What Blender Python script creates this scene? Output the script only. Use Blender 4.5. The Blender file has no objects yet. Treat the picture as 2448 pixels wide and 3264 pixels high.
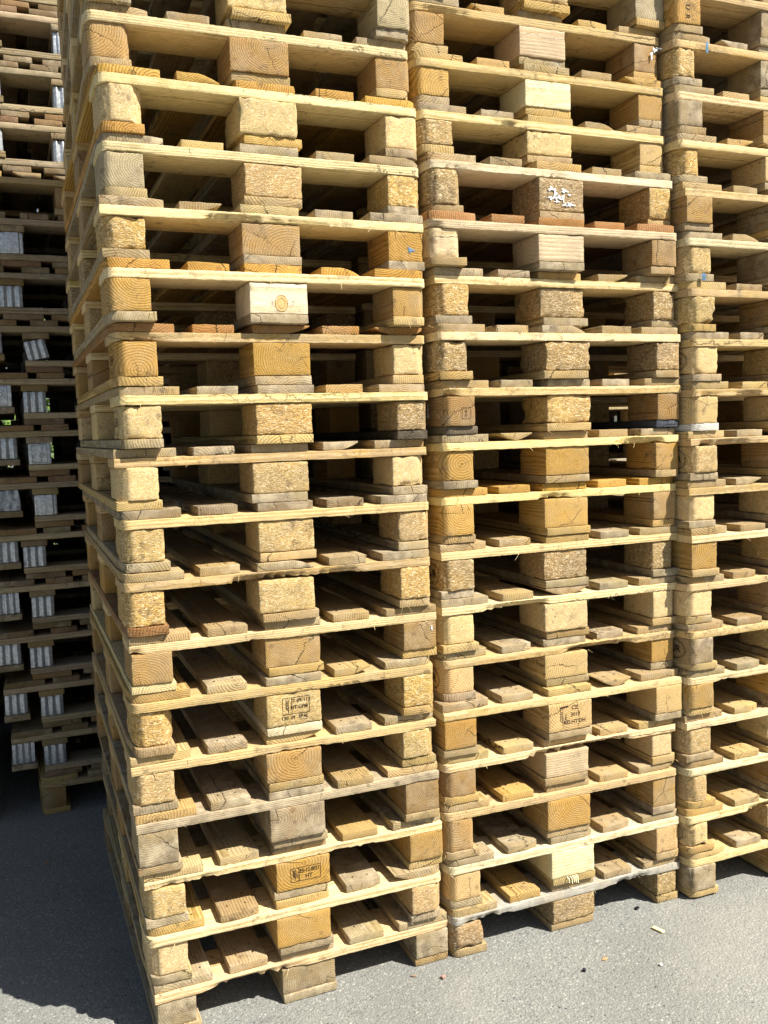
import bpy, math, random
import numpy as np
from mathutils import Matrix, Vector

SC = bpy.context.scene
# ------------------------------------------------------------------ camera
def view_rot(yaw, pitch, roll):
    cy, sy, cp, sp = math.cos(yaw), math.sin(yaw), math.cos(pitch), math.sin(pitch)
    f = Vector((-sy * cp, cy * cp, sp)); r = Vector((cy, sy, 0)); u = r.cross(f)
    cr, sr = math.cos(roll), math.sin(roll)
    return cr * r + sr * u, -sr * r + cr * u, f
cd = bpy.data.cameras.new('camera'); cam = bpy.data.objects.new('camera', cd)
SC.collection.objects.link(cam); SC.camera = cam
r_, u_, f_ = view_rot(-0.38702, -0.08969, -0.03113)
M = Matrix((r_, u_, -f_)).transposed().to_4x4(); M.translation = Vector((-0.22715, -2.18237, 1.46897))
cam.matrix_world = M
cd.sensor_fit = 'VERTICAL'; cd.sensor_height = 36.0; cd.lens = 2904.0 / 3264.0 * 36.0
cd.clip_start = 0.05; cd.clip_end = 500.0
# ------------------------------------------------------------------ light
SUN_EL = math.radians(50.0); SUN_DIR = Vector((0.662 * math.cos(SUN_EL), -0.7495 * math.cos(SUN_EL), math.sin(SUN_EL)))
w = bpy.data.worlds.new('World'); SC.world = w; w.use_nodes = True
nt = w.node_tree; sky = nt.nodes.new('ShaderNodeTexSky'); sky.sky_type = 'NISHITA'; sky.sun_disc = False; sky.dust_density = 1.5; sky.ozone_density = 0.3
sky.sun_elevation = SUN_EL; sky.sun_rotation = math.radians(138.6)
bg = nt.nodes['Background']; nt.links.new(sky.outputs[0], bg.inputs[0]); bg.inputs[1].default_value = 0.05
sl = bpy.data.lights.new('sun', 'SUN'); sl.energy = 5.0; sl.angle = math.radians(0.5); sl.color = (1.0, 0.95, 0.86)
so = bpy.data.objects.new('sun', sl); SC.collection.objects.link(so)
so.rotation_euler = SUN_DIR.to_track_quat('Z', 'Y').to_euler(); so.location = (3, -4, 6)
SC.view_settings.view_transform = 'Standard'; SC.view_settings.look = 'None'
SC.view_settings.exposure = 1.05; SC.view_settings.gamma = 1.0
SC.cycles.max_bounces = 8; SC.cycles.diffuse_bounces = 5

rnd = random.Random(7)
# ------------------------------------------------------------------ materials
class NT:
    def __init__(s, name):
        s.m = bpy.data.materials.new(name); s.m.use_nodes = True; s.t = s.m.node_tree
        s.b = s.t.nodes['Principled BSDF']; s.b.inputs['Specular IOR Level'].default_value = 0.2
    def n(s, typ, **kw):
        k = s.t.nodes.new(typ)
        for a, v in kw.items(): setattr(k, a, v)
        return k
    def lk(s, a, b): s.t.links.new(a, b)
    def put(s, sock, v):
        if hasattr(v, 'is_output') or isinstance(v, bpy.types.NodeSocket): s.lk(v, sock)
        else: sock.default_value = v
    def math(s, op, a, b=None, c=None, clamp=False):
        k = s.n('ShaderNodeMath', operation=op); k.use_clamp = clamp
        for i, v in enumerate((a, b, c)):
            if v is not None: s.put(k.inputs[i], v)
        return k.outputs[0]
    def vm(s, op, a, b=None):
        k = s.n('ShaderNodeVectorMath', operation=op); s.put(k.inputs[0], a)
        if b is not None: s.put(k.inputs[1], b)
        return k.outputs['Vector'] if op not in ('LENGTH',) else k.outputs['Value']
    def noise(s, vec, scale, detail=3, rough=0.6):
        k = s.n('ShaderNodeTexNoise'); s.lk(vec, k.inputs['Vector'])
        k.inputs['Scale'].default_value = scale; k.inputs['Detail'].default_value = detail; k.inputs['Roughness'].default_value = rough
        return k.outputs['Fac']
    def vor(s, vec, scale, feature='F1'):
        k = s.n('ShaderNodeTexVoronoi', feature=feature); s.lk(vec, k.inputs['Vector']); k.inputs['Scale'].default_value = scale
        return k
    def ramp(s, x, lo, hi, a=0.0, b=1.0):
        k = s.n('ShaderNodeMapRange'); k.interpolation_type = 'SMOOTHSTEP'; s.put(k.inputs[0], x)
        for i, v in zip((1, 2, 3, 4), (lo, hi, a, b)): s.put(k.inputs[i], v)
        return k.outputs[0]
    def mix(s, f, a, b, mode='MIX'):
        k = s.n('ShaderNodeMix', data_type='RGBA', blend_type=mode); s.put(k.inputs[0], f); s.put(k.inputs[6], a); s.put(k.inputs[7], b)
        return k.outputs[2]
    def xyz(s, v):
        k = s.n('ShaderNodeSeparateXYZ'); s.lk(v, k.inputs[0]); return k.outputs
    def comb(s, x, y, z):
        k = s.n('ShaderNodeCombineXYZ')
        for i, v in enumerate((x, y, z)): s.put(k.inputs[i], v)
        return k.outputs[0]
    def bump(s, h, dist, strength=1.0):
        k = s.n('ShaderNodeBump'); s.lk(h, k.inputs['Height']); k.inputs['Distance'].default_value = dist; k.inputs['Strength'].default_value = strength
        s.lk(k.outputs[0], s.b.inputs['Normal'])
    def objinfo(s):
        oi = s.n('ShaderNodeObjectInfo'); tc = s.n('ShaderNodeTexCoord')
        wn = s.n('ShaderNodeTexWhiteNoise', noise_dimensions='1D'); s.lk(oi.outputs['Random'], wn.inputs['W'])
        return oi, tc.outputs['Object'], wn.outputs['Color']

def wood(name, axis, pith=(0.05, 0.05), ring=0.0058, crack=1.0, ringc=0.55, bias=(0.5, 0.5)):
    """solid timber: growth rings round an axis, so ends show rings and sides show long grain"""
    s = NT(name); oi, P, R = s.objinfo()
    x, y, z = s.xyz(P); rx, ry, rz = s.xyz(R)
    a, l = (x, y) if axis == 'Y' else (y, x)
    off = s.vm('SCALE', R); off.node.inputs['Scale'].default_value = 37.0
    Po = s.vm('ADD', P, off)
    px, py, pz = s.xyz(Po)
    pa, pl = (px, py) if axis == 'Y' else (py, px)
    wob = s.noise(s.comb(s.math('MULTIPLY', pa, 1.0), s.math('MULTIPLY', pl, 0.12), pz), 22, 2, .5)
    ca = s.math('ADD', a, s.math('MULTIPLY', s.math('SUBTRACT', rx, bias[0]), pith[0] * 2))
    cz = s.math('ADD', z, s.math('MULTIPLY', s.math('SUBTRACT', ry, bias[1]), pith[1] * 2))
    cz = s.math('MULTIPLY', cz, 1.15)
    rad = s.math('SQRT', s.math('ADD', s.math('MULTIPLY', ca, ca), s.math('MULTIPLY', cz, cz)))
    radn = s.math('ADD', rad, s.math('MULTIPLY', s.math('SUBTRACT', wob, .5), 0.012))
    fr = s.math('FRACT', s.math('DIVIDE', radn, s.math('ADD', ring * .75, s.math('MULTIPLY', rz, ring * .6))))
    late = s.math('MULTIPLY', s.ramp(fr, .25, .85), s.ramp(fr, 1.0, .93))
    # fibres along the length
    fib = s.noise(s.comb(s.math('MULTIPLY', pa, 1.0), s.math('MULTIPLY', pl, 0.05), pz), 420, 3, .7)
    fine = s.noise(Po, 260, 3, .75); mott = s.noise(Po, 28, 4, .65); big = s.noise(Po, 9, 3, .6)
    base = oi.outputs['Color']
    hs = s.n('ShaderNodeHueSaturation'); s.lk(base, hs.inputs['Color']); hs.inputs['Saturation'].default_value = 1.25; hs.inputs['Value'].default_value = 1 - ringc
    col = s.mix(s.math('MULTIPLY', late, s.ramp(mott, .3, .7, .35, 1.0)), base, hs.outputs[0])
    col = s.mix(s.ramp(fib, .3, .72, .0, .5), col, s.mix(0.6, col, (0.02, .012, .005, 1)))
    col = s.mix(s.ramp(fine, .56, .74, 0, .5), col, s.mix(.5, col, (.95, .85, .6, 1)))
    col = s.mix(s.ramp(fine, .44, .28, 0, .5), col, s.mix(.6, col, (.03, .018, .008, 1)))
    kv = s.vor(s.comb(pa, s.math('MULTIPLY', pl, .7), pz), 12); kr = s.xyz(kv.outputs['Color'])[0]
    kn = s.math('MULTIPLY', s.ramp(s.math('ADD', kv.outputs['Distance'], s.math('MULTIPLY', fine, .03)), .13, .09), s.math('GREATER_THAN', kr, .62))
    kring = s.math('MULTIPLY', s.math('SINE', s.math('MULTIPLY', kv.outputs['Distance'], 160)), .5)
    col = s.mix(s.math('MULTIPLY', kn, .8), col, s.mix(s.math('ADD', kring, .5), s.mix(.55, base, (.14, .06, .02, 1)), s.mix(.75, base, (.08, .035, .012, 1))))
    # greyed and dirty patches that belong to the timber
    wth = s.math('MULTIPLY', oi.outputs['Alpha'], s.ramp(big, .36, .64), clamp=True)
    col = s.mix(wth, col, s.mix(s.ramp(mott, .3, .7), (.16, .125, .082, 1), (.46, .385, .26, 1)))
    stain = s.math('MULTIPLY', s.ramp(s.noise(Po, 15, 4, .7), .60, .70, 0, .55), s.ramp(rz, .2, .9, .15, 1.0))
    col = s.mix(stain, col, s.mix(.72, col, (.03, .02, .012, 1)))
    dirt = s.math('MULTIPLY', s.ramp(s.noise(Po, 34, 5, .75), .54, .68), s.ramp(s.noise(Po, 6, 2, .5), .46, .58, 0, .75))
    col = s.mix(dirt, col, s.mix(.75, col, (.045, .035, .028, 1)))
    # drying checks, radial on the ends
    ang = s.math('ARCTAN2', cz, ca)
    an = s.math('ADD', s.math('MULTIPLY', ang, 5 / 6.2832), s.math('ADD', s.math('MULTIPLY', mott, .55), s.math('MULTIPLY', rz, 3.0)))
    saw = s.math('ABSOLUTE', s.math('SUBTRACT', s.math('FRACT', an), .5))
    wid = s.math('MULTIPLY', s.math('MULTIPLY', saw, rad), 1.25)
    ck = s.math('MULTIPLY', s.ramp(wid, .0019, .0004), s.ramp(s.noise(s.comb(s.math('MULTIPLY', an, 1.0), rad, s.math('MULTIPLY', pl, .25)), 3.1, 2, .5), .50, .58))
    ck = s.math('MULTIPLY', ck, crack, clamp=True)
    col = s.mix(s.math('MULTIPLY', ck, .85), col, (.015, .009, .005, 1))
    s.lk(col, s.b.inputs['Base Color']); s.b.inputs['Roughness'].default_value = .78
    h = s.math('ADD', s.math('MULTIPLY', late, -.30), s.math('ADD', s.math('MULTIPLY', fib, .8), s.math('MULTIPLY', fine, .9)))
    h = s.math('SUBTRACT', h, s.math('MULTIPLY', ck, 1.6)); h = s.math('ADD', h, s.math('MULTIPLY', mott, .9))
    s.bump(h, .0016, .8)
    return s.m

def chip(name, scale=1.0, rough=1.0):
    """pressed wood chips: flakes of different tone lying every way"""
    s = NT(name); oi, P, R = s.objinfo()
    off = s.vm('SCALE', R); off.node.inputs['Scale'].default_value = 31.0
    Po = s.vm('ADD', P, off)
    wn = s.n('ShaderNodeTexNoise'); s.lk(Po, wn.inputs['Vector']); wn.inputs['Scale'].default_value = 60
    Pw = s.vm('ADD', Po, s.vm('SCALE', s.vm('SUBTRACT', wn.outputs['Color'], (.5, .5, .5))))
    Pw.node.inputs[1].links[0].from_node.inputs['Scale'].default_value = .016
    x, y, z = s.xyz(Pw)
    v1 = s.vor(s.comb(s.math('MULTIPLY', x, .42), s.math('MULTIPLY', y, .42), s.math('MULTIPLY', z, 1.25)), 380 * scale)
    v2 = s.vor(s.comb(s.math('ADD', s.math('MULTIPLY', x, .9), s.math('MULTIPLY', z, .5)), y, s.math('SUBTRACT', s.math('MULTIPLY', z, .6), s.math('MULTIPLY', x, .25))), 560 * scale)
    c1 = s.xyz(v1.outputs['Color'])[0]; c2 = s.xyz(v2.outputs['Color'])[1]
    mott = s.noise(Po, 24, 4, .65); big = s.noise(Po, 10, 3, .6); fine = s.noise(Po, 420, 2, .7)
    t = s.math('ADD', s.math('MULTIPLY', c1, .6), s.math('MULTIPLY', c2, .4))
    base = oi.outputs['Color']
    dark = s.mix(.66 * rough, base, (.055, .03, .01, 1)); light = s.mix(.48, base, (.95, .85, .60, 1))
    col = s.mix(s.ramp(t, .22, .42), dark, base)
    col = s.mix(s.ramp(t, .62, .82), col, light)
    gap = s.ramp(v1.outputs['Distance'], .42, .75)
    col = s.mix(s.math('MULTIPLY', gap, .55 * rough), col, (.05, .028, .01, 1))
    wth = s.math('MULTIPLY', oi.outputs['Alpha'], s.ramp(big, .35, .65), clamp=True)
    col = s.mix(wth, col, s.mix(c1, (.12, .09, .06, 1), (.38, .31, .21, 1)))
    col = s.mix(s.ramp(mott, .58, .75, 0, .35), col, s.mix(.6, col, (.06, .035, .015, 1)))
    dirt = s.math('MULTIPLY', s.ramp(s.noise(Po, 36, 5, .75), .52, .66), s.ramp(s.noise(Po, 7, 2, .5), .46, .58, 0, .7))
    col = s.mix(dirt, col, s.mix(.75, col, (.05, .038, .028, 1)))
    s.lk(col, s.b.inputs['Base Color']); s.b.inputs['Roughness'].default_value = .8
    h = s.math('ADD', s.math('MULTIPLY', t, 1.2), s.math('ADD', s.math('MULTIPLY', fine, .5), s.math('MULTIPLY', mott, 1.1)))
    h = s.math('SUBTRACT', h, s.math('MULTIPLY', gap, .7))
    s.bump(h, .0019 * rough, .9)
    return s.m

def plain(name, col, rough=.6, metal=0.0, var=.3, scale=60, bump=.0):
    s = NT(name); oi, P, R = s.objinfo(); n = s.noise(P, scale, 4, .65)
    c = s.mix(s.ramp(n, .3, .7), tuple(v * (1 - var) for v in col) + (1,), tuple(min(1, v * (1 + var)) for v in col) + (1,))
    s.lk(c, s.b.inputs['Base Color']); s.b.inputs['Roughness'].default_value = rough; s.b.inputs['Metallic'].default_value = metal
    if bump: s.bump(n, bump)
    return s.m

WY = wood('timber_lengthwise', 'Y', pith=(.09, .06)); WX = wood('timber_crosswise', 'X', pith=(.10, .05), crack=.7, ringc=.40, ring=.007)
BY = wood('block_end_grain', 'Y', pith=(.055, .05), crack=.8, ringc=.46, bias=(.5, .5)); BX = wood('block_long_grain', 'X', pith=(.12, .09), ringc=.22, crack=.6, ring=.010)
CH = chip('pressed_chips', 1.12, .45); CF = chip('fine_pressed_chips', 1.5, .35); CC = chip('coarse_pressed_chips', .88, .58)
NAIL = plain('nail_rust', (.05, .035, .025), .6, .6)
INK = plain('stamp_ink', (.035, .02, .012), .8); EMB = plain('embossed_line', (.10, .10, .10), .6)
FILM = plain('white_film', (.80, .82, .84), .35); BLUE = plain('blue_paint', (.10, .19, .30), .7)
ZINC = plain('zinc_sheet', (.50, .53, .56), .38, .5, .25, 90)
ZINC2 = plain('dull_zinc', (.34, .37, .40), .55, .4, .45, 55, .001)

def asphalt():
    s = NT('asphalt'); tc = s.n('ShaderNodeTexCoord'); P = tc.outputs['Object']
    v = s.vor(P, 150); v2 = s.vor(P, 95); c = s.xyz(v.outputs['Color']); c2 = s.xyz(v2.outputs['Color'])
    f = s.noise(P, 420, 2, .6); b = s.noise(P, 2.2, 4, .6); m = s.noise(P, 40, 3, .6)
    col = s.mix(s.ramp(f, .3, .7), (.15, .155, .143, 1), (.305, .31, .285, 1))
    inst = s.ramp(v.outputs['Distance'], .55, .35)
    col = s.mix(s.math('MULTIPLY', inst, s.ramp(c[0], .0, 1.0, .2, 1.0)), col, s.mix(c[1], (.11, .11, .11, 1), (.44, .43, .39, 1)))
    big = s.math('MULTIPLY', s.ramp(v2.outputs['Distance'], .36, .26), s.math('GREATER_THAN', c2[0], .80))
    col = s.mix(big, col, s.mix(c2[1], (.05, .055, .08, 1), (.52, .50, .44, 1)))
    col = s.mix(s.ramp(b, .35, .7, 0, .30), col, (.15, .148, .135, 1)); bb = s.noise(P, .9, 5, .7); col = s.mix(s.ramp(bb, .52, .68, 0, .35), col, (.34, .33, .29, 1)); col = s.mix(s.ramp(s.noise(P, 5.5, 3, .7), .64, .72, 0, .35), col, (.09, .088, .085, 1))
    s.lk(col, s.b.inputs['Base Color']); s.b.inputs['Roughness'].default_value = .85
    h = s.math('ADD', s.math('MULTIPLY', s.math('SUBTRACT', 1.0, v.outputs['Distance']), .8), s.math('ADD', f, m))
    s.bump(h, .0035, .8)
    return s.m

# ------------------------------------------------------------------ mesh helpers
_topo = {}
def topo(nx, ny, nz):
    """surface grid of a box: vertex ijk list and quads"""
    key = (nx, ny, nz)
    if key in _topo: return _topo[key]
    idx = -np.ones((nx, ny, nz), int); I, J, K = np.meshgrid(range(nx), range(ny), range(nz), indexing='ij')
    on = (I == 0) | (I == nx - 1) | (J == 0) | (J == ny - 1) | (K == 0) | (K == nz - 1)
    idx[on] = np.arange(on.sum()); F = []
    def quads(a, flip):
        q = np.stack([a[:-1, :-1], a[1:, :-1], a[1:, 1:], a[:-1, 1:]], -1).reshape(-1, 4)
        F.append(q[:, ::-1] if flip else q)
    quads(idx[0], True); quads(idx[-1], False); quads(idx[:, 0], False); quads(idx[:, -1], True); quads(idx[:, :, 0], True); quads(idx[:, :, -1], False)
    _topo[key] = (I[on], J[on], K[on], np.concatenate(F)); return _topo[key]
def loops(L, b, n):
    inner = np.linspace(-L / 2 + b, L / 2 - b, max(2, n + 1))
    return np.concatenate([[-L / 2, -L / 2 + .3 * b], inner, [L / 2 - .3 * b, L / 2]])
def vnoise(p, scale, seed):
    """smooth pseudo random field, vectorised"""
    q = p * scale; r = np.random.RandomState(seed % 100000); out = np.zeros(len(p))
    for o in range(5):
        k = r.normal(size=3) * (1.0 + .55 * o); out += np.sin(q @ k + r.uniform(0, 6.28)) / (1 + .5 * o)
    return out / 2.2
def mesh_from(name, V, F, mats, mi=None, smooth=True):
    me = bpy.data.meshes.new(name); V = np.asarray(V, dtype=np.float32)
    if isinstance(F, np.ndarray):
        me.vertices.add(len(V)); me.vertices.foreach_set('co', V.ravel())
        me.loops.add(F.size); me.loops.foreach_set('vertex_index', F.ravel().astype(np.int32))
        me.polygons.add(len(F)); me.polygons.foreach_set('loop_start', np.arange(0, F.size, 4, dtype=np.int32)); me.polygons.foreach_set('loop_total', np.full(len(F), 4, dtype=np.int32))
    else: me.from_pydata([tuple(v) for v in V], [], F)
    if smooth: me.polygons.foreach_set('use_smooth', np.ones(len(me.polygons), dtype=bool))
    for m in mats: me.materials.append(m)
    if mi is not None: me.polygons.foreach_set('material_index', np.asarray(mi, dtype=np.int32))
    me.update(calc_edges=True); me.validate(); return me
def box_shape(dx, dy, dz, n=(4, 4, 2), b=.003, seed=0, jit=.0008, cham=(), cs=.02, ragged=0.0, wane=(0, 0), flat=False, cut=0.0, crumble=0.0):
    X, Y, Z = loops(dx, b, n[0]), loops(dy, b, n[1]), loops(dz, min(b, dz * .2), n[2])
    I, J, K, F = topo(len(X), len(Y), len(Z)); V = np.stack([X[I], Y[J], Z[K]], 1)
    h = np.array([dx, dy, dz]) / 2; bb = np.array([b, b, min(b, dz * .2)]); inner = np.clip(V, -(h - bb), h - bb); d = V - inner
    L = np.linalg.norm(d / bb, axis=1, keepdims=True); L[L < 1] = 1; V = inner + d / L
    for sx, sy in cham:                                     # bevelled upright corners
        s = (h[0] - sx * V[:, 0]) + (h[1] - sy * V[:, 1]); t = np.maximum(0, cs - s) / 2
        V[:, 0] -= sx * t; V[:, 1] -= sy * t
    for sx, wz in zip((-1, 1), wane):                       # bark edge: a board thinner along one side
        if wz:
            t = np.clip((sx * V[:, 0] - (h[0] - abs(wz) * 1.6)) / (abs(wz) * 1.6), 0, 1) ** 1.5
            s = np.sign(wz); z0 = -h[2] * s; V[:, 2] = V[:, 2] * (1 - t * .85) + z0 * t * .85
    P = V.copy()
    for ax in range(3):
        m = .35 if (flat and ax == 1) else 1.0
        V[:, ax] += jit * m * (.45 * vnoise(P, 35, seed + ax) + 1.0 * vnoise(P, 300, seed + 5 + ax))
    if crumble:                                             # edges knocked off
        near = (np.abs(P) > (h - .007)); e = near.sum(1) >= 2; nz = np.maximum(0, vnoise(P, 45, seed + 77) - .15) + .5 * np.maximum(0, vnoise(P, 160, seed + 78))
        amt = crumble * nz * e; V -= np.sign(P) * near * amt[:, None]
    if ragged:                                              # splintered lower front edge
        t = np.maximum(0, vnoise(P * [1, 0, 0], 7, seed + 31) - .35) * (1 + .8 * vnoise(P * [1, 0, 0], 160, seed + 8))
        k = np.clip((-P[:, 1] - (h[1] - .012)) / .012, 0, 1) * np.clip((-P[:, 2] + h[2] * .4) / h[2], 0, 1)
        V[:, 2] += ragged * t * k; V[:, 1] += ragged * .8 * t * k
    if cut:                                                 # a broken corner
        t = np.clip((P[:, 0] - h[0] + .04) / .04, 0, 1) * np.clip((-P[:, 1] - h[1] + .03) / .03, 0, 1)
        V[:, 1] += cut * t
    return V, F
def add_hairs(V, F, dx, dy, dz, seed, n, up=False):
    """loose fibres standing off the front edges"""
    r = random.Random(seed); V = list(map(tuple, V)); F = [tuple(f) for f in F]
    for _ in range(n):
        x = r.uniform(-dx / 2, dx / 2); z = r.choice((-1, 1)) * dz / 2 * r.uniform(.7, 1); L = r.uniform(.006, .022); a = r.uniform(-1.3, 1.3)
        p = [Vector((x, -dy / 2 + .001, z)), Vector((x + math.sin(a) * L * .5, -dy / 2 - L * .35, z + (-.3 * L))), Vector((x + math.sin(a) * L, -dy / 2 - L * .45, z - L * r.uniform(.3, .9)))]
        k = len(V); wdt = r.uniform(.0005, .0011)
        for i, q in enumerate(p):
            ww = wdt * (1 - i * .35); V += [(q.x - ww, q.y, q.z), (q.x + ww, q.y, q.z), (q.x, q.y + ww, q.z + ww)]
        for i in range(2):
            for j in range(3): F.append((k + i * 3 + j, k + i * 3 + (j + 1) % 3, k + i * 3 + 3 + (j + 1) % 3, k + i * 3 + 3 + j))
    return np.array(V), np.array(F)
def link(name, data, parent=None, loc=(0, 0, 0), rot=(0, 0, 0), col=None):
    o = bpy.data.objects.new(name, data); SC.collection.objects.link(o); o.parent = parent; o.location = loc; o.rotation_euler = rot
    if col: o.color = col
    return o
def thing(name, label, cat, loc=(0, 0, 0), rz=0, group=None, data=None):
    o = link(name, data, None, loc, (0, 0, rz)); o['label'] = label; o['category'] = cat
    if group: o['group'] = group
    return o

# ------------------------------------------------------------------ timber colours (linear albedo), last value = how greyed
def jc(c, a, r, s=.10):
    k = 1 + r.uniform(-s, s); return (min(1, c[0] * k), min(1, c[1] * k * (.915 if c[0] > c[2] * 1.25 else .98) * (1 + r.uniform(-.03, .03))), min(1, c[2] * k * (.71 if c[0] > c[2] * 1.25 else .95) * (1 + r.uniform(-.08, .08))), a)
KIND = {  # block kind: (material, colour, greyed)
    'c': (CH, (.56, .41, .20), .35), 'p': (CF, (.68, .54, .31), .22), 'd': (CC, (.43, .31, .165), .45), 'k': (CC, (.58, .40, .16), .25),
    'e': (BY, (.46, .305, .145), .45), 'o': (BY, (.52, .33, .12), .25), 'y': (BY, (.56, .37, .14), .22), 'b': (BY, (.38, .25, .12), .4),
    'g': (BY, (.38, .31, .21), .85), 's': (BY, (.50, .44, .33), .6), 'l': (BY, (.66, .50, .29), .2),
    'w': (BX, (.88, .82, .68), .0), 'v': (BX, (.66, .55, .44), .3)}
STR = [((.78, .64, .42), .15), ((.86, .73, .51), .05), ((.70, .55, .34), .3), ((.82, .69, .46), .1), ((.64, .49, .30), .4)]
STRG = ((.56, .50, .42), .75)
DECK = [((.48, .37, .22), .5), ((.46, .38, .26), .75), ((.54, .39, .18), .2), ((.42, .35, .25), .9), ((.58, .45, .25), .3), ((.41, .31, .18), .6)]

ORD = ['lowest', 'second', 'third', 'fourth', 'fifth', 'sixth', 'seventh', 'eighth', 'ninth', 'tenth', 'eleventh', 'twelfth', 'thirteenth', 'fourteenth', 'fifteenth',
       'sixteenth', 'seventeenth', 'eighteenth', 'nineteenth', 'twentieth', 'twenty-first', 'twenty-second']
DECKX = [(0, .145), (.1863, .2863), (.3275, .4725), (.5137, .6137), (.655, .8)]
BLKX = [(0, .1), (.3275, .4725), (.7, .8)]; BLKY = [(0, .145), (.5275, .6725), (1.055, 1.2)]

def nails(V, F, pts, z, mat_faces):
    V = list(map(tuple, V)); F = [tuple(f) for f in F]; n0 = len(F)
    for x, y in pts:
        k = len(V); V += [(x + .0034 * math.cos(a), y + .0034 * math.sin(a), z) for a in (0, 1.57, 3.14, 4.71)]; F.append((k, k + 1, k + 2, k + 3))
    mi = [0] * n0 + [1] * (len(F) - n0)
    return np.array(V), np.array(F), mi

def pallet(label, x0, y0, z0, rz, zs, kinds, seed, group, cat='pallet', strc=None, decks=None, front=True, ragged=None, bots=None):
    """an upright four-way pallet; zs = heights of (bottom board top, block top, stringer top, deck top) above its base"""
    r = random.Random(seed); root = thing('wooden_pallet', label, cat, (x0, y0, z0), rz, group)
    zb, zk, zt, zd = zs; used = r.random() < .75
    def add(name, xa, xb, ya, yb, za, zc, mat, col, n, **kw):
        dx, dy, dz = xb - xa, yb - ya, zc - za; hairs = kw.pop('hairs', 0); nl = kw.pop('nl', None)
        V, F = box_shape(dx, dy, dz - .0006, n, seed=r.randint(0, 99999), **kw); mi = None; mats = [mat]
        if hairs: V, F = add_hairs(V, F, dx, dy, dz, r.randint(0, 9999), hairs)
        if nl: V, F, mi = nails(V, F, nl, dz / 2 + .0007, mi); mats.append(NAIL)
        return link(name, mesh_from(name, V, F, mats, mi), root, ((xa + xb) / 2 - .4, (ya + yb) / 2, (za + zc) / 2), (0, 0, 0), col)
    base = r.choice(DECK); f = 1 if front else 0
    # bottom boards
    for i, (xa, xb) in enumerate(BLKX):
        c = r.choice(DECK) if r.random() < .6 else base
        if bots and i in bots: c = bots[i]
        o = r.uniform(-.006, .008) if i == 1 else 0
        ch = [] if i == 1 else ([(-1, -1), (-1, 1)] if i == 0 else [(1, -1), (1, 1)])
        e = r.uniform(-.003, .006)
        add('bottom_board', xa + o, xb + o + (r.uniform(0, .012) if i == 0 else 0), e, 1.2 - e, 0, zb, WY, jc(c[0], c[1], r), (5, 10, 1), b=.0018, jit=.0008,
            cham=ch if used else (), hairs=f * r.randint(0, 3))
    # blocks
    out = {}
    for j, (ya, yb) in enumerate(BLKY):
        for i, (xa, xb) in enumerate(BLKX):
            kd = kinds[i] if j == 0 else r.choice('cecedeopb'); mat, c, a = KIND[kd]
            sh = r.uniform(-.004, .004); ch = []
            if i != 1 and j != 1: ch = [((-1, 1)[i == 2], (-1, 1)[j == 2])]
            if i == 0 and j == 0 and used and r.random() < .35: ch.append((1, -1))
            n = (12, 6, 8) if (j == 0 and front) else (3, 4, 2); soft = kd in 'cpdk'
            e = r.uniform(-.004, .006) if j == 0 else 0
            bl = add('block', xa + (sh if i == 1 else max(sh, 0) * (i == 0) + .002), xb + (sh if i == 1 else min(sh, 0)), ya + e, yb, zb, zk, mat, jc(c, a, r, .08), n,
                     b=.005 if soft else .0022, jit=(.0013 if kd in 'dk' else .0009) if soft else .0005, cham=ch if (used or soft) else (), cs=r.uniform(.018, .030) if soft else r.uniform(.012, .022), flat=True, crumble=r.choice((.001, .002, .0035, .006)) if soft and j == 0 else (.0015 if j == 0 else 0))
            if j == 0: out['block%d' % i] = (bl, (xa + xb) / 2 - .4, ya + e, (zb + zk) / 2)
    # crosswise boards
    sc = strc or r.choice(STR)
    for j, (ya, yb) in enumerate(BLKY):
        add('stringer_board', 0, .8, ya, yb, zk, zt, WX, jc(sc[0] if j == 0 else r.choice(STR)[0], sc[1], r, .06), (90 if (j == 0 and front) else 8, 4, 3 if j == 0 else 1), b=.0012, jit=.0006,
            cham=[(-1, -1), (1, -1)] if (j == 0 and used) else (), cs=.016, ragged=(ragged if ragged is not None else r.choice((.006, .012, .02, .03, .045))) if j == 0 else 0, hairs=f * r.randint(1, 5) if j == 0 else 0)
    # deck boards
    dk = decks
    for i, (xa, xb) in enumerate(DECKX):
        c = dk if dk else (r.choice(DECK) if r.random() < .55 else base)
        sh = r.uniform(-.006, .006) * (i in (1, 2, 3)); e = r.uniform(.0, .012); wn = (0, 0)
        if r.random() < .16 and i in (1, 2, 3, 4): wn = r.choice(((-.035, 0), (0, -.035), (0, .03), (-.03, -.03)))
        ch = [(-1, -1)] if i == 0 else ([(1, -1)] if i == 4 else [])
        xm = (xb - xa) / 2; nl = [(sx * (xm - .028) + r.uniform(-.004, .004), -.6 + yy + r.uniform(-.01, .01)) for yy in (.05, .085, .6, 1.12) for sx in (-1, 1)]
        add('deck_board', xa + sh, xb + sh, e, 1.2 - e, zt, zd - r.uniform(0, .0015), WY, jc(c[0], c[1], r, .12), (6, 12 if front else 5, 2), b=.0016, jit=.0008, cham=ch if used else (), cs=.018,
            wane=wn, hairs=f * r.randint(0, 2), nl=nl if front else None, cut=r.choice((0, 0, 0, .01)))
    return root, out

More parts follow.
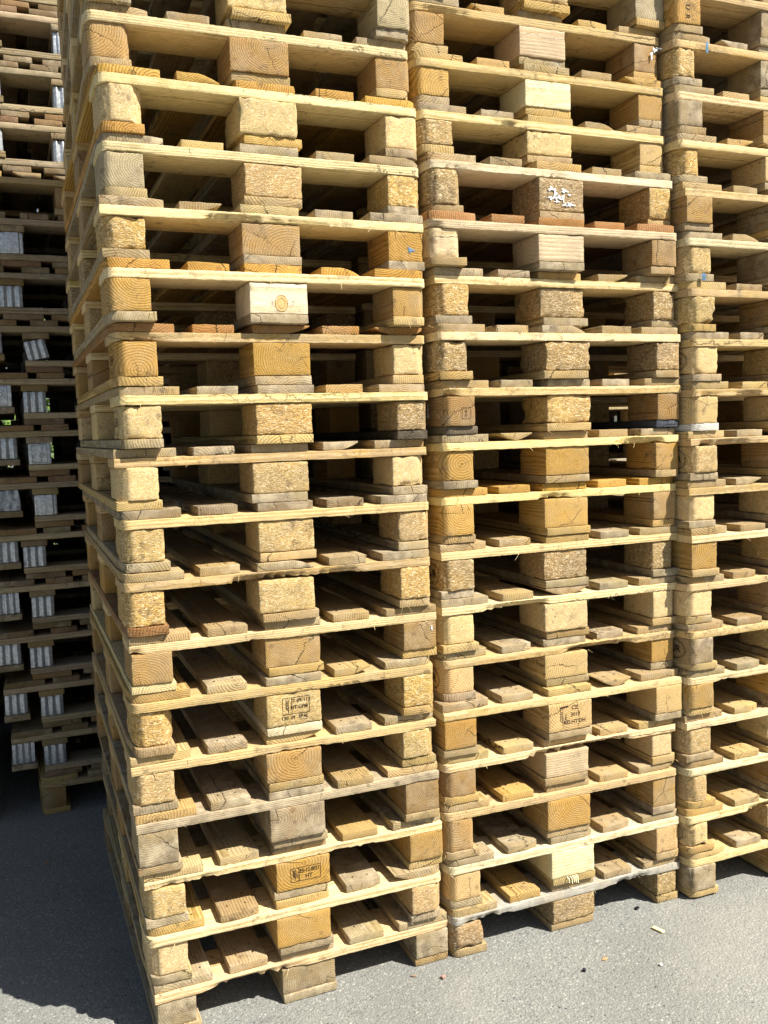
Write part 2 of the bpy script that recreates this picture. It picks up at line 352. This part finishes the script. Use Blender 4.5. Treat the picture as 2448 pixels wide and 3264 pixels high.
# ------------------------------------------------------------------ measured stacks: (dx, dy, dz, yaw) in mm / mrad for each pallet, lowest first
Q = {
"A": [(18.0,4.5,-15.9,10.32),(5.1,-2.8,-14.7,-7.50),(8.0,5.7,-16.2,-1.98),(-3.8,-7.5,-9.0,-4.12),(-7.8,-4.2,-10.6,-7.08),(-3.2,-8.1,-2.8,-3.46),(4.5,-0.9,-6.4,0.05),(-5.9,-12.1,0.4,-5.63),(-0.4,-2.0,2.4,-2.20),(-4.9,13.6,3.3,4.03),(7.7,-3.2,3.9,9.71),(4.6,3.8,5.9,8.72),(-4.4,-24.0,2.7,3.44),(-7.2,-8.1,-0.4,3.49),(1.9,8.4,0.3,5.03),(1.8,9.7,5.8,8.96),(-14.0,29.1,5.6,-18.0),(-12,20,5,-23),(-12,18,5,-24),(-12,15,5,-23),(-12,15,5,-22)],
"B": [(5.4,-14.4,-11.3,4.15),(1.0,-13.9,-9.8,-6.35),(-8.2,-12.8,1.5,-7.12),(-6.8,-10.3,-4.9,0.90),(-4.2,-19.7,-0.3,-2.78),(5.8,5.4,-7.5,4.07),(9.0,5.8,-3.6,5.76),(11.7,7.2,3.8,4.03),(12.6,6.4,8.7,3.06),(13.0,-6.6,10.8,0.57),(16.8,-10.6,12.0,-0.17),(4.1,-19.8,15.2,-6.59),(10.0,1.1,19.6,5.39),(-13.5,-22.3,15.3,-10.84),(0.8,1.9,26.0,8.29),(-14.0,22.5,12.5,3.49),(-13.8,32.5,5.3,-9.72),(-18.6,47.4,5.8,-15.0),(-16,40,6,-14),(-12,30,6,-14),(-12,30,6,-14)],
"C": [(5.7,-3.0,-1.0,0.48),(-7.2,-5.8,-5.3,0.56),(-0.5,-1.9,-1.2,0.18),(-1.4,2.0,0.5,-0.20),(-2.9,-2.5,-3.5,0.24),(1.2,-7.7,-5.7,0.75),(-3.8,-1.7,-5.5,0.17),(8.4,-9.3,-3.1,0.91),(2.5,-4.2,-5.3,0.41),(7.0,-6.4,-2.5,0.62),(10.6,-8.9,-2.1,0.87),(10.4,-9.0,-0.3,0.87),(2.0,-2.2,0.6,0.21),(-4.2,2.2,1.5,-0.21),(-2.0,4.9,-2.6,-0.48),(-12.8,20.3,-6.3,-1.97),(-13.1,31.3,-11.6,-5.0),(-18,35,-10,-8),(-17,35,-9,-8),(-20,30,-8,0),(-20,30,-8,0)]}
BASE = {"A": (0, 0, 0), "B": (.8195, .0082, -.0053), "C": (1.6181, -.0335, .0042)}
KK = {
"A": ['ggg','pyc','coo','ggb','cec','kck','eeb','kck','ccc','pcp','pkd','oop','ywe','keo','sck','ppp','eee','ops','cec','ecp','oce'],
"B": ['ddd','lwl','eye','bvp','oll','llo','ppp','ddd','yye','ooo','bkb','ddd','kdd','vvb','ddk','dpl','ywy','eve','ocs','pce','cec'],
"C": ['gee','pcc','cee','cpp','eop','gcc','pep','oco','ppc','cec','lpe','pcc','cec','cgc','egc','kpc','gec','kgc','ogc','cec','pec']}
SCOL = {("A",3): STRG, ("B",0): ((.46,.44,.39),.6), ("B",1): ((.86,.80,.66),.1), ("B",11): ((.80,.70,.55),.1), ("B",13): ((.76,.66,.50),.25), ("B",14): ((.86,.80,.66),.05),
        ("C",13): ((.74,.68,.54),.1), ("C",2): ((.86,.80,.66),.05), ("A",16): ((.82,.72,.48),0), ("A",15): ((.86,.76,.52),0), ("A",14): ((.82,.72,.50),0), ("B",9): ((.84,.70,.42),0), ("B",8): ((.84,.70,.40),0), ("A",12): ((.88,.78,.54),0), ("A",10): ((.84,.72,.46),0)}
BCOL = {('A', 10): {2: ((.06, .05, .045), .2)}, ('B', 10): {2: ((.05, .07, .10), .1), 0: ((.13, .11, .10), .2)}, ('A', 5): {1: ((.78, .72, .58), .0)}, ('A', 6): {0: ((.74, .64, .42), .0)}, ('A', 7): {0: ((.30, .17, .08), .3)},
        ('C', 10): {0: ((.78, .76, .68), .2)}, ('A', 15): {0: ((.60, .36, .13), 0), 1: ((.66, .47, .20), 0)}, ('B', 11): {0: ((.50, .36, .18), .2)}, ('B', 12): {0: ((.26, .22, .18), .8)}}
DCOL = {("B",13): ((.42,.22,.09),.2), ("B",8): ((.58,.36,.11),.1), ("A",12): ((.56,.34,.10),.05), ("A",8): ((.28,.22,.16),.95), ("A",11): ((.42,.23,.09),.2), ("A",15): ((.56,.36,.11),.05)}
NAMES = {"A": "the shade-edged front stack nearest the lens", "B": "the middle front stack", "C": "the front stack cut by the right edge"}
NAMES = {"A": "leftmost front stack", "B": "middle front stack", "C": "rightmost front stack"}
KW = {'c': 'tan chipboard', 'p': 'pale smooth chipboard', 'd': 'dark coarse chipboard', 'k': 'golden coarse chipboard', 'e': 'tan end-grain', 'o': 'orange end-grain', 'y': 'yellow end-grain',
      'b': 'brown end-grain', 'g': 'grey weathered', 's': 'silvery grey', 'l': 'pale ringed', 'w': 'white', 'v': 'greyish pink'}
FR = {}
for st in "ABC":
    bx, by, ba = BASE[st]; zbase = -.006 if st != 'C' else 0.0
    for k, (dx, dy, dz, dr) in enumerate(Q[st]):
        T = .144 * k + .122 + dz / 1000; nxt = T + .022
        a = ba + dr / 1000
        h = T - zbase; kd = KK[st][k]
        lab = "%s pallet up in the %s, its corner block %s" % (ORD[k], NAMES[st], KW[kd[0]])
        if k == 0: lab = "lowest pallet of the %s, on the asphalt, its corner block %s" % (NAMES[st], KW[kd[0]])
        root, out = pallet(lab, bx + .4 + dx / 1000, by + dy / 1000, zbase, a, (.022, h - .022, h, h + .022), kd, hash((ord(st), k)) % 100003, "pallets in the %s" % NAMES[st],
                           strc=SCOL.get((st, k)), decks=DCOL.get((st, k)), bots=BCOL.get((st, k)))
        FR[(st, k)] = (root, out); zbase = nxt
ground_z = -.006

# ------------------------------------------------------------------ writing and marks on the blocks
def text_geo(txt, size, bold=0.0):
    cu = bpy.data.curves.new('lettering', 'FONT'); cu.body = txt; cu.size = size; cu.align_x = 'CENTER'; cu.align_y = 'CENTER'; cu.offset = bold; cu.resolution_u = 3
    ob = bpy.data.objects.new('lettering', cu); SC.collection.objects.link(ob); dg = bpy.context.evaluated_depsgraph_get(); dg.update()
    me = ob.evaluated_get(dg).to_mesh(); V = [(v.co.x, v.co.y) for v in me.vertices]; F = [tuple(p.vertices) for p in me.polygons]
    ob.evaluated_get(dg).to_mesh_clear(); bpy.data.objects.remove(ob); bpy.data.curves.remove(cu); return V, F
class Marks:
    def __init__(s): s.V = []; s.F = []
    def text(s, t, cx, cz, size, rot=0, sx=1.0, bold=.0):
        V, F = text_geo(t, size, bold); k = len(s.V); c, n = math.cos(rot), math.sin(rot)
        s.V += [(cx + (x * c * sx - y * n), cz + (x * n * sx + y * c)) for x, y in V]; s.F += [tuple(i + k for i in f) for f in F]
    def line(s, x0, z0, x1, z1, w=.0011):
        d = math.hypot(x1 - x0, z1 - z0) or 1; nx, nz = -(z1 - z0) / d * w / 2, (x1 - x0) / d * w / 2; k = len(s.V)
        s.V += [(x0 - nx, z0 - nz), (x1 - nx, z1 - nz), (x1 + nx, z1 + nz), (x0 + nx, z0 + nz)]; s.F.append((k, k + 1, k + 2, k + 3))
    def rect(s, a, b, c, d, w=.0011):
        s.line(a, b, c, b, w); s.line(c, b, c, d, w); s.line(c, d, a, d, w); s.line(a, d, a, b, w)
    def ear(s, cx, z0, z1, w):      # the little wheat-ear sign
        s.line(cx, z0, cx, z1, .0012); n = 6
        for i in range(n):
            z = z0 + (z1 - z0) * (.2 + .7 * i / n); s.line(cx, z, cx - w, z + w * .7, .0012); s.line(cx - w, z + w * .7, cx - w, z + w * 1.3, .001)
    def ellipse(s, cx, cz, rx, rz, w=.0011, a0=0, a1=6.2832, n=36):
        p = [(cx + rx * math.cos(a0 + (a1 - a0) * i / n), cz + rz * math.sin(a0 + (a1 - a0) * i / n)) for i in range(n + 1)]
        for i in range(n): s.line(*p[i], *p[i + 1], w)
    def blob(s, cx, cz, rx, rz, seed, n=18, rough=.45):
        r = random.Random(seed); k = len(s.V); s.V.append((cx, cz)); ph = [r.uniform(0, 6.28) for _ in range(4)]
        for i in range(n):
            a = 6.2832 * i / n; m = 1 + rough * (math.sin(3 * a + ph[0]) * .6 + math.sin(5 * a + ph[1]) * .5 + math.sin(8 * a + ph[2]) * .3 + r.uniform(-.25, .25)); m = max(.2, m)
            s.V.append((cx + rx * m * math.cos(a), cz + rz * m * math.sin(a)))
        for i in range(n): s.F.append((k, k + 1 + i, k + 1 + (i + 1) % n))
    def put(s, name, block, mat, face='front', off=.0016, thick=0.0, label=None):
        """lay the marks on the front (-Y) or the outer long side (-X) of a block"""
        bb = [Vector(v) for v in block.bound_box]; y0 = min(v.y for v in bb); x0 = min(v.x for v in bb)
        if face == 'front': V = [(x, y0 - off, z) for x, z in s.V]
        else: V = [(x0 - off, -x, z) for x, z in s.V]
        V2 = V; F = list(s.F)
        if thick:       # loose film has a body
            n = len(V); V2 = V + [((x, y - thick, z) if face == 'front' else (x - thick, y, z)) for x, y, z in V]; F = [tuple(reversed(f)) for f in F] + [tuple(i + n for i in f) for f in F]
        me = mesh_from(name, V2, F, [mat], smooth=False); o = link(name, me, block)
        if label: o['label'] = label
        return o
OFF = .0004
m = Marks(); m.rect(-.030, -.012, .040, .030); m.line(-.006, -.012, -.006, .030, .0014); m.ear(-.015, -.010, .027, .006); m.line(-.021, -.001, -.021, .026, .0008)
m.text('IT-09-113', .018, .021, .0125, bold=.0002); m.text('HT-GFM', .013, .004, .0125, bold=.0002); m.text('S', .034, .006, .010); m.text('130', -.025, -.022, .0125, bold=.0002); m.text('09', -.004, -.022, .0125, bold=.0002)
m.text('EPAL', .024, -.021, .0115, bold=.0002); m.line(.013, -.014, .035, -.014, .0008); m.line(.013, -.028, .035, -.028, .0008)
m.put('stamp', FR[('A', 5)][1]['block1'][0], INK, off=OFF, label='black ink stamp with two lines of figures in a box')
m = Marks(); m.rect(-.034, -.018, .046, .018, .0013); m.line(-.012, -.018, -.012, .018, .0019); m.ear(-.022, -.014, .015, .006); m.text('IPPC', -.0165, .000, .0075, rot=math.pi / 2)
m.text('ES-12.0021', .017, .008, .0145, sx=.82, bold=.0003); m.text('HT', .014, -.008, .0145, bold=.0003)
m.put('stamp', FR[('A', 2)][1]['block1'][0], INK, off=OFF, label='burnt stamp reading ES-12.0021 HT')
m = Marks(); m.ear(-.026, -.024, .022, .008); m.text('IPPC', -.015, .000, .010, rot=math.pi / 2); m.line(-.036, .028, -.008, .030, .005); m.text('CZ', .014, .024, .0165, bold=.0003); m.text('3019', .016, .004, .0160, bold=.0002)
m.text('KD.HT DH', .014, -.017, .0155, bold=.0003)
m.put('stamp', FR[('B', 4)][1]['block1'][0], INK, off=OFF, label='black stamp reading CZ 3019 KD.HT DH')
m = Marks(); m.text('E', .0, .030, .02, rot=-math.pi / 2, bold=.0004); m.text('U', .0, .006, .022, rot=-math.pi / 2, bold=.0004); m.text('R', .0, -.020, .022, rot=-math.pi / 2, bold=.0004)
m.put('stamp', FR[('C', 18)][1]['block0'][0], INK, off=OFF)
m = Marks(); m.rect(.008, -.020, .034, .010, .0008); m.text('EUR', .020, -.005, .010, rot=math.pi / 2); m.put('stamp', FR[('B', 10)][1]['block0'][0], INK, off=OFF)
for st, k in [('A', 10), ('A', 11), ('C', 4), ('C', 5), ('C', 9), ('C', 11), ('C', 1), ('B', 7), ('B', 5)]:
    m = Marks(); m.ellipse(.0, .0, .048, .030, .0016); m.ellipse(.0, .0, .044, .026, .0007); m.text('EUR', 0, 0, .030, bold=.0004); m.put('oval_brand', FR[(st, k)][1]['block0'][0], INK, 'side', off=.0008)
m = Marks(); m.blob(.006, -.012, .015, .019, 5, rough=.08); m.put('knot', FR[('A', 12)][1]['block1'][0], plain('knot_wood', (.58, .38, .16), .7, 0, .15, 150), off=.0004)
m = Marks(); m.ellipse(.006, -.012, .0155, .0195, .0012); m.ellipse(.006, -.012, .009, .012, .0010); m.put('knot_ring', FR[('A', 12)][1]['block1'][0], plain('knot_edge', (.28, .15, .05), .7), off=.0008)
# scraps of film and paint
b13 = FR[('B', 14)][1]['block1'][0]; m = Marks()
for i, (x, z, a, b) in enumerate([(-.034, .014, .012, .006), (-.022, .004, .006, .013), (-.012, -.007, .013, .006), (-.034, -.010, .011, .005), (-.016, -.017, .008, .006), (.008, .012, .011, .006), (.004, -.008, .004, .011), (.026, -.024, .014, .007), (.010, -.026, .010, .004), (.024, .002, .006, .003)]):
    m.blob(x, z, a * .8, b * .75, 40 + i, rough=.7)
m.put('label_scrap', b13, FILM, off=.0012, thick=.0008, label='torn remains of a white label')
m = Marks(); m.blob(.014, -.008, .009, .005, 3, rough=.7); m.put('paint_mark', FR[('A', 13)][1]['block2'][0], BLUE, off=.0008, label='smudge of blue paint')
m = Marks(); m.blob(-.018, .010, .004, .012, 9, rough=.5); m.blob(-.018, -.006, .005, .010, 10, rough=.6); m.put('label_scrap', FR[('B', 10)][1]['block0'][0], FILM, 'side', off=.001, thick=.0006)
m = Marks(); m.blob(.020, .024, .008, .005, 21, rough=.7); m.blob(.036, .030, .010, .002, 22, rough=.5); m.blob(.008, .008, .003, .011, 23, rough=.6)
m.put('film_scrap', FR[('B', 17)][1]['block2'][0], FILM, off=.004, thick=.0015, label='crumpled scrap of white film')
m = Marks(); m.blob(.034, .018, .002, .006, 33, rough=.6)
m.put('film_scrap', FR[('A', 6)][1]['block2'][0], FILM, off=.0012, thick=.0006)

def tape(st, k, part, x, w, mat, name):
    root = FR[(st, k)][0]; obs = [o for o in root.children if o.name.split('.')[0] == part]; o = min(obs, key=lambda q: (round(q.location.y, 1), q.location.x))
    bb = [Vector(v) for v in o.bound_box]; y0 = min(v.y for v in bb); z0 = min(v.z for v in bb); z1 = max(v.z for v in bb); x -= o.location.x + .4
    V, F = box_shape(w, .001, (z1 - z0) * .86, (1, 1, 1), b=.0004, jit=.0002); me = mesh_from(name, V + np.array([x, y0 - .0003, (z0 + z1) / 2]), F, [mat]); link(name, me, o)
tape('C', 13, 'bottom_board', .058, .014, BLUE, 'tape'); tape('C', 17, 'stringer_board', .115, .009, BLUE, 'paint_mark')
# a bent nail on the middle stack
def rod(p, rad, mat, name, parent, n=6):
    V = []; F = []
    for i, q in enumerate(p):
        d = (p[min(i + 1, len(p) - 1)] - p[max(i - 1, 0)]).normalized(); a = d.orthogonal().normalized(); b = d.cross(a)
        rr = rad[i] if isinstance(rad, (list, tuple)) else rad
        V += [tuple(q + a * rr * math.cos(6.2832 * j / n) + b * rr * math.sin(6.2832 * j / n)) for j in range(n)]
    for i in range(len(p) - 1):
        for j in range(n): F.append((i * n + j, i * n + (j + 1) % n, (i + 1) * n + (j + 1) % n, (i + 1) * n + j))
    F.append(tuple(range(n))[::-1]); F.append(tuple(range((len(p) - 1) * n, len(p) * n)))
    return link(name, mesh_from(name, V, F, [mat], smooth=False), parent)
STEEL = plain('bright_steel', (.6, .6, .6), .35, .9)
zz = .144 + 0.0
rod([Vector((-.385 + .008, -.001, .126)), Vector((-.372, -.022, .124)), Vector((-.3715, -.0225, .124))], [.0016, .0016, .004], STEEL, 'nail', FR[('B', 10)][0])
# broken bottom board fibres under the white block of the second middle pallet
for i, (x, l) in enumerate([(-.020, .012), (-.010, .016), (-.003, .013), (.003, .015), (.010, .018)]):
    rod([Vector((x, -.002, .020)), Vector((x + .001, -.010, .018)), Vector((x + .002, -.012, .018 - l))], [.0022, .002, .0012], plain('fresh_splinter', (.85, .72, .48), .8), 'splinter', FR[('B', 1)][0], 4)

# ------------------------------------------------------------------ the row behind: pallets nested face to face
LET = None
def ribbed(kind, seed, hgt):
    r = random.Random(seed); wdt = .082
    nx = 40; xs = np.linspace(-wdt / 2, wdt / 2, nx); V, F = box_shape(wdt, .14, hgt, (36, 3, 3), b=.003, seed=seed, jit=.0005)
    fr = V[:, 1] < -.06; t = V[:, 0] / wdt + .5
    if kind == 'ribs': V[fr, 1] += (.0075 * (np.cos(t[fr] * 2 * math.pi * r.choice((3, 3, 3.5))) * .5 + .5)) ; V[V[:, 1] > .06, 1] -= .002
    elif kind == 'wide': V[fr, 1] += np.where((t[fr] > .2) & (t[fr] < .82), 0, .007)
    elif kind == 'crushed': V[fr, 1] += .004 * vnoise(V[fr], 80, seed); V[:, 0] += np.where(V[:, 2] > 0, -.004 * (V[:, 2] / hgt * 2) ** 2, .002)
    return V, F
def nested(label, x, y, z, up, spec, seed, group, h=(.024, .082, .023, .023), tilt=0.0, plain_wood=False):
    """one pallet of a nested pair; up=False lies upside down. Its shoes are narrow ribbed zinc blocks"""
    r = random.Random(seed); root = thing('zinc_block_pallet', label, 'pallet', (x, y, z), r.uniform(-.004, .004), group); hb, hk, hs, hd = h
    bw = .085; bx = [(0, bw), (.368, .368 + bw), (.8 - bw, .8)]
    lay = [hb, hk, hs, hd] if up else [hd, hs, hk, hb]; zc = [0]
    for l in lay: zc.append(zc[-1] + l)
    seg = {n: (zc[i], zc[i + 1]) for i, n in enumerate(['b', 'k', 's', 'd'] if up else ['d', 's', 'k', 'b'])}
    base = ((.2, .15, .1), .5) if r.random() < .6 else ((.34, .26, .18), .9)
    def bd(name, xa, xb, ya, yb, s, mat, col, n):
        za, zb = seg[s]; V, F = box_shape(xb - xa, yb - ya, zb - za - .0006, n, b=.003, seed=r.randint(0, 9999), jit=.001)
        return link(name, mesh_from(name, V, F, [mat]), root, ((xa + xb) / 2, (ya + yb) / 2, (za + zb) / 2), (0, 0, 0), col)
    for xa, xb in DECKX:  # rear board colours darkened to deepen the shade of this stack
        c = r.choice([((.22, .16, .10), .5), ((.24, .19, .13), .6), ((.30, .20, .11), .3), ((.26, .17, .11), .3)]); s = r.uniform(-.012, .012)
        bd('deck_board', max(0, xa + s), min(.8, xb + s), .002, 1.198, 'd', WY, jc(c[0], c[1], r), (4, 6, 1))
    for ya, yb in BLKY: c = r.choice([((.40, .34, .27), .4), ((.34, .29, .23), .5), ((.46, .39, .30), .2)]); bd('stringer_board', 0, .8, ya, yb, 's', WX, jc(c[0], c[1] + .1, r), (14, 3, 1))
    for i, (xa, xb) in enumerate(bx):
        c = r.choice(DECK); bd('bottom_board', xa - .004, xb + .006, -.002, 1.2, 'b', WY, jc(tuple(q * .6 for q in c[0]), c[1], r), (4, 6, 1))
        for j, (ya, yb) in enumerate(BLKY):
            za, zb = seg['k']; sp = spec if (j == 0) else 'ribs'
            if sp == 'wood':
                V, F = box_shape(xb - xa + .012, .142, zb - za - .001, (4, 4, 3), b=.003, seed=seed); link('block', mesh_from('block', V, F, [BY]), root, ((xa + xb) / 2 + .006, (ya + yb) / 2, (za + zb) / 2), (0, 0, 0), jc((.40, .30, .18), .6, r)); continue
            V, F = ribbed(sp, r.randint(0, 9999), zb - za - .002); tl = tilt if (j == 0 and i == 0) else 0
            if tl: V = V * np.array([.94, 1, .92])
            o = link('block', mesh_from('block', V, F, [ZINC2 if sp == 'crushed' else ZINC]), root, ((xa + xb) / 2, (ya + yb) / 2, (za + zb) / 2), (0, tl, 0), (1, 1, 1, 1))
            if sp == 'letter' and i == 0:
                m = Marks(); m.rect(-.028, -.034, .026, .034, .0016)
                if up: m.text('D', .0, .004, .034, bold=-.0006); m.ellipse(.0, .004, .019, .019, .0009)
                else: m.text('D', .006, -.006, .026, bold=-.0005, rot=math.pi)
                m.put('embossing', o, EMB, off=.0006)
    return root
YD = 1.56; GD = "pallets nested face to face in the shaded rear stack"
# per nested pair, lowest first: x of the upside-down pallet, x of the upright pallet, their shoe kinds
PAIRS = [(-.176, -.292, 'ribs', 'ribs'), (-.176, -.306, 'ribs', 'ribs'), (-.204, -.318, 'ribs', 'ribs'), (-.186, -.312, 'ribs', 'ribs'), (-.204, -.303, 'ribs', 'ribs'), (-.152, -.285, 'wide', 'crushed'),
         (-.162, -.283, 'letter', 'ribs'), (-.168, -.290, 'ribs', 'letter'), (-.150, -.312, 'ribs', 'ribs'), (-.228, -.340, 'ribs', 'ribs'), (-.214, -.330, 'wide', 'wood'),
         (-.372, -.262, 'ribs', 'ribs'), (-.360, -.258, 'ribs', 'ribs'), (-.350, -.250, 'wide', 'ribs'), (-.350, -.250, 'ribs', 'ribs'), (-.350, -.250, 'ribs', 'ribs')]
z = ground_z
zs0 = .150
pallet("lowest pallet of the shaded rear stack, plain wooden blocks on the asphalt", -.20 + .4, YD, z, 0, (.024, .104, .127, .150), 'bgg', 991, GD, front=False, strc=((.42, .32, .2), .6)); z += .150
n_lv = 2
WSP = {'ribs': 'ribbed zinc blocks', 'wide': 'wide-fluted zinc blocks', 'letter': 'zinc blocks marked D', 'crushed': 'dented dull zinc blocks', 'wood': 'plain wooden blocks'}
for j, (xi, xu, si, su) in enumerate(PAIRS):
    flip = j >= 11                  # above the single pallet the pairs interlock the other way
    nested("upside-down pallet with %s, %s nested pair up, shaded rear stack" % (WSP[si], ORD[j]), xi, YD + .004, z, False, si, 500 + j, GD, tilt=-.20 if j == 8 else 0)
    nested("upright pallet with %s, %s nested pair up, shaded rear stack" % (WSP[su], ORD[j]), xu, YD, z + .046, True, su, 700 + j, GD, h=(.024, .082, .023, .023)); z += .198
    if j == 10:
        pallet("single pallet with plain wooden blocks between nested pairs of the shaded rear stack", -.335 + .4, YD, z, .004, (.024, .104, .127, .150), 'bbe', 992, GD, front=False, strc=((.5, .38, .26), .4)); z += .150
# stacks that only close the view behind: one mesh for each pallet, three variants
def whole(seed):
    r = random.Random(seed); V = []; F = []; mi = []
    def bx(xa, xb, ya, yb, za, zc, m):
        v, f = box_shape(xb - xa, yb - ya, zc - za - .0006, (1, 2, 1), b=.003, seed=r.randint(0, 999)); k = sum(len(q) for q in V)
        V.append(v + np.array([(xa + xb) / 2, (ya + yb) / 2, (za + zc) / 2])); F.append(f + k); mi.extend([m] * len(f))
    for xa, xb in BLKX: bx(xa, xb, 0, 1.2, 0, .022, 0)
    for xa, xb in BLKX:
        for ya, yb in BLKY: bx(xa, xb, ya, yb, .022, .1, 1)
    for ya, yb in BLKY: bx(0, .8, ya, yb, .1, .122, 2)
    for xa, xb in DECKX: bx(xa, xb, 0, 1.2, .122, .144, 0)
    return mesh_from('stacked_pallet', np.concatenate(V), np.concatenate(F), [WY, CH, WX], mi)
WH = [whole(s) for s in (1, 2, 3)]
r = random.Random(5)
def back_stack(x, y, n, label, group):
    for k in range(n):
        o = thing('stacked_pallet', label, 'pallet', (x + r.uniform(-.006, .006), y + r.uniform(-.01, .01), ground_z + k * .144), 0, group, WH[k % 3]); c = r.choice(DECK); o.color = (*c[0], c[1])
for i, x in enumerate((.68, 1.52, 2.36, 3.20)): back_stack(x, 1.56, 21, 'dark pallet glimpsed through the openings of the sunlit front stacks', 'pallets glimpsed behind the front stacks')  # last stack added to block a bright gap through the middle stack
for x, n in ((-1.72, 18), (-.862, 21), (.035, 21), (.87, 18), (1.71, 16), (2.55, 16), (3.39, 16), (4.23, 16)): back_stack(x, 2.92, n, 'dim pallet of the farthest row, seen only through the rear stack', 'pallets of the farthest row')  # right half of this row added to cover bright spots behind the middle stack
for x in (-1.70, -.865, .13, 3.62, 4.46): back_stack(x, 4.35, 15, 'added pallet behind the farthest row, closing off bright gaps in the view', 'added pallets closing bright gaps before the wire fence')  # unseen stacks added to stop daylight showing through the rows in front
back_stack(-1.17, 1.60, 17, 'dark pallet past the shaded rear stack at the picture edge', 'pallets past the rear stack')

# ------------------------------------------------------------------ ground
s_ = 120; me = mesh_from('ground', [(-s_, -s_, 0), (s_, -s_, 0), (s_, s_, 0), (-s_, s_, 0)], [(0, 1, 2, 3)], [asphalt()], smooth=False)
g = link('ground', me, None, (0, 0, ground_z - .001)); g['kind'] = 'structure'
# debris lying on the asphalt
def debris(name, label, cat, x, y, a, b, c, rz, col, seed, group=None, ry=0):
    V, F = box_shape(a, b, c, (4, 3, 1), b=min(a, b, c) * .3, seed=seed, jit=min(a, b, c) * .18); mt = plain(name + '_surface', col, .8, 0, .25, 200)
    o = thing(name, label, cat, (x, y, ground_z + c / 2 + .0005), rz, group, mesh_from(name, V, F, [mt])); o.rotation_euler[1] = ry; return o
DEBRIS_AT = [('wood_chip', 'pale yellow sliver of wood lying on the asphalt before the middle stack', 'wood chip', 2098, 2966, .012, .036, .005, .25, (.78, .62, .34)),
    ('pebble', 'pinkish pebble on the asphalt near the foot of the leftmost front stack', 'pebble', 1412, 3118, .012, .010, .007, .4, (.40, .22, .18)),
    ('dry_leaf', 'brown curled leaf scrap beside the pinkish pebble', 'leaf', 1320, 3112, .016, .006, .002, -.5, (.26, .18, .11)),
    ('leaf_scrap', 'orange leaf scrap flat on the open asphalt, lower middle', 'leaf', 1928, 3057, .018, .012, .001, .6, (.36, .24, .12)),
    ('black_stone', 'small black stone on the asphalt in front of the middle stack', 'stone', 2030, 2897, .016, .009, .006, .3, (.015, .015, .02)),
    ('dark_stone', 'dark stone chip alone on the open asphalt', 'stone', 1862, 3095, .010, .009, .006, .9, (.02, .02, .03)),
    ('straw_piece', 'tan straw scrap in the shadow left of the stacks', 'straw', 150, 2750, .006, .022, .003, -.4, (.42, .28, .14)),
    ('pale_pebble', 'tiny white pebble beside the leaf scrap', 'pebble', 2106, 3078, .008, .007, .005, .2, (.7, .68, .62))]
def on_ground(u, v):
    x, y = (u - 1224) / 2904, -(v - 1632) / 2904; d = r_ * x + u_ * y + f_; t = (ground_z - M.translation.z) / d.z; return M.translation + d * t
for i, (nm, lb, ct, u, v, a, b, c, rz, col) in enumerate(DEBRIS_AT):
    p = on_ground(u, v); debris(nm, lb, ct, p.x, p.y, a, b, c, rz, col, 60 + i)

# ------------------------------------------------------------------ fence and hedge beyond, seen through a gap
WIRE = plain('galvanised_wire', (.55, .58, .60), .4, .7); LEAF = None
fr = thing('wire_fence', 'wire mesh fence in front of the sunlit hedge, seen through the pallets', 'fence', (0, 6.6, ground_z))
V = []; F = []
def bar(V, F, x0, x1, y0, y1, z0, z1):
    k = len(V); V += [(x0, y0, z0), (x1, y0, z0), (x1, y1, z0), (x0, y1, z0), (x0, y0, z1), (x1, y0, z1), (x1, y1, z1), (x0, y1, z1)]
    F += [tuple(k + i for i in q) for q in ((0, 3, 2, 1), (4, 5, 6, 7), (0, 1, 5, 4), (1, 2, 6, 5), (2, 3, 7, 6), (3, 0, 4, 7))]
for i in range(61): bar(V, F, -3 + i * .1, -3 + i * .1 + .003, -.0015, .0015, .05, 2.2)
for i in range(22): bar(V, F, -3, 3, .002, .005, .05 + i * .1, .053 + i * .1)
link('wire_mesh', mesh_from('wire_mesh', V, F, [WIRE], smooth=False), fr)
for x in (-3, -.6, 1.6, 3):
    V = []; F = []; bar(V, F, x - .03, x + .03, .006, .06, 0, 2.3); link('post', mesh_from('post', V, F, [WIRE], smooth=False), fr)
sL = NT('hedge_leaf'); oi = sL.n('ShaderNodeObjectInfo'); tc = sL.n('ShaderNodeTexCoord'); nn = sL.noise(tc.outputs['Object'], 9, 3, .6)
sL.lk(sL.mix(sL.ramp(nn, .35, .65), (.045, .11, .02, 1), (.16, .26, .04, 1)), sL.b.inputs['Base Color'])
hd = thing('hedge', 'sunlit green hedge behind the wire fence, glimpsed through the pallets', 'hedge', (0, 7.6, ground_z))
V = []; F = []; r = random.Random(11)
for i in range(26000):
    c = Vector((r.uniform(-2.2, 2.2), r.uniform(-.7, .7), r.uniform(.1, 3.0))); c.y += .25 * math.sin(c.x * 3 + c.z * 4); sz = r.uniform(.025, .06)
    a = Vector((r.uniform(-1, 1), r.uniform(-1, 1), r.uniform(-1, 1))).normalized(); b = a.orthogonal().normalized(); k = len(V)
    V += [tuple(c - a * sz), tuple(c + b * sz * .45), tuple(c + a * sz), tuple(c - b * sz * .45)]; F.append((k, k + 1, k + 2, k + 3))
link('foliage', mesh_from('foliage', V, F, [sL.m], smooth=False), hd)
for x in (-1.8, -.9, 0, .9, 1.8): rod([Vector((x, 0, 0)), Vector((x + .1, .05, 1.0)), Vector((x, 0, 2.2))], [.04, .03, .015], plain('bark', (.12, .09, .06), .9), 'stem', hd)
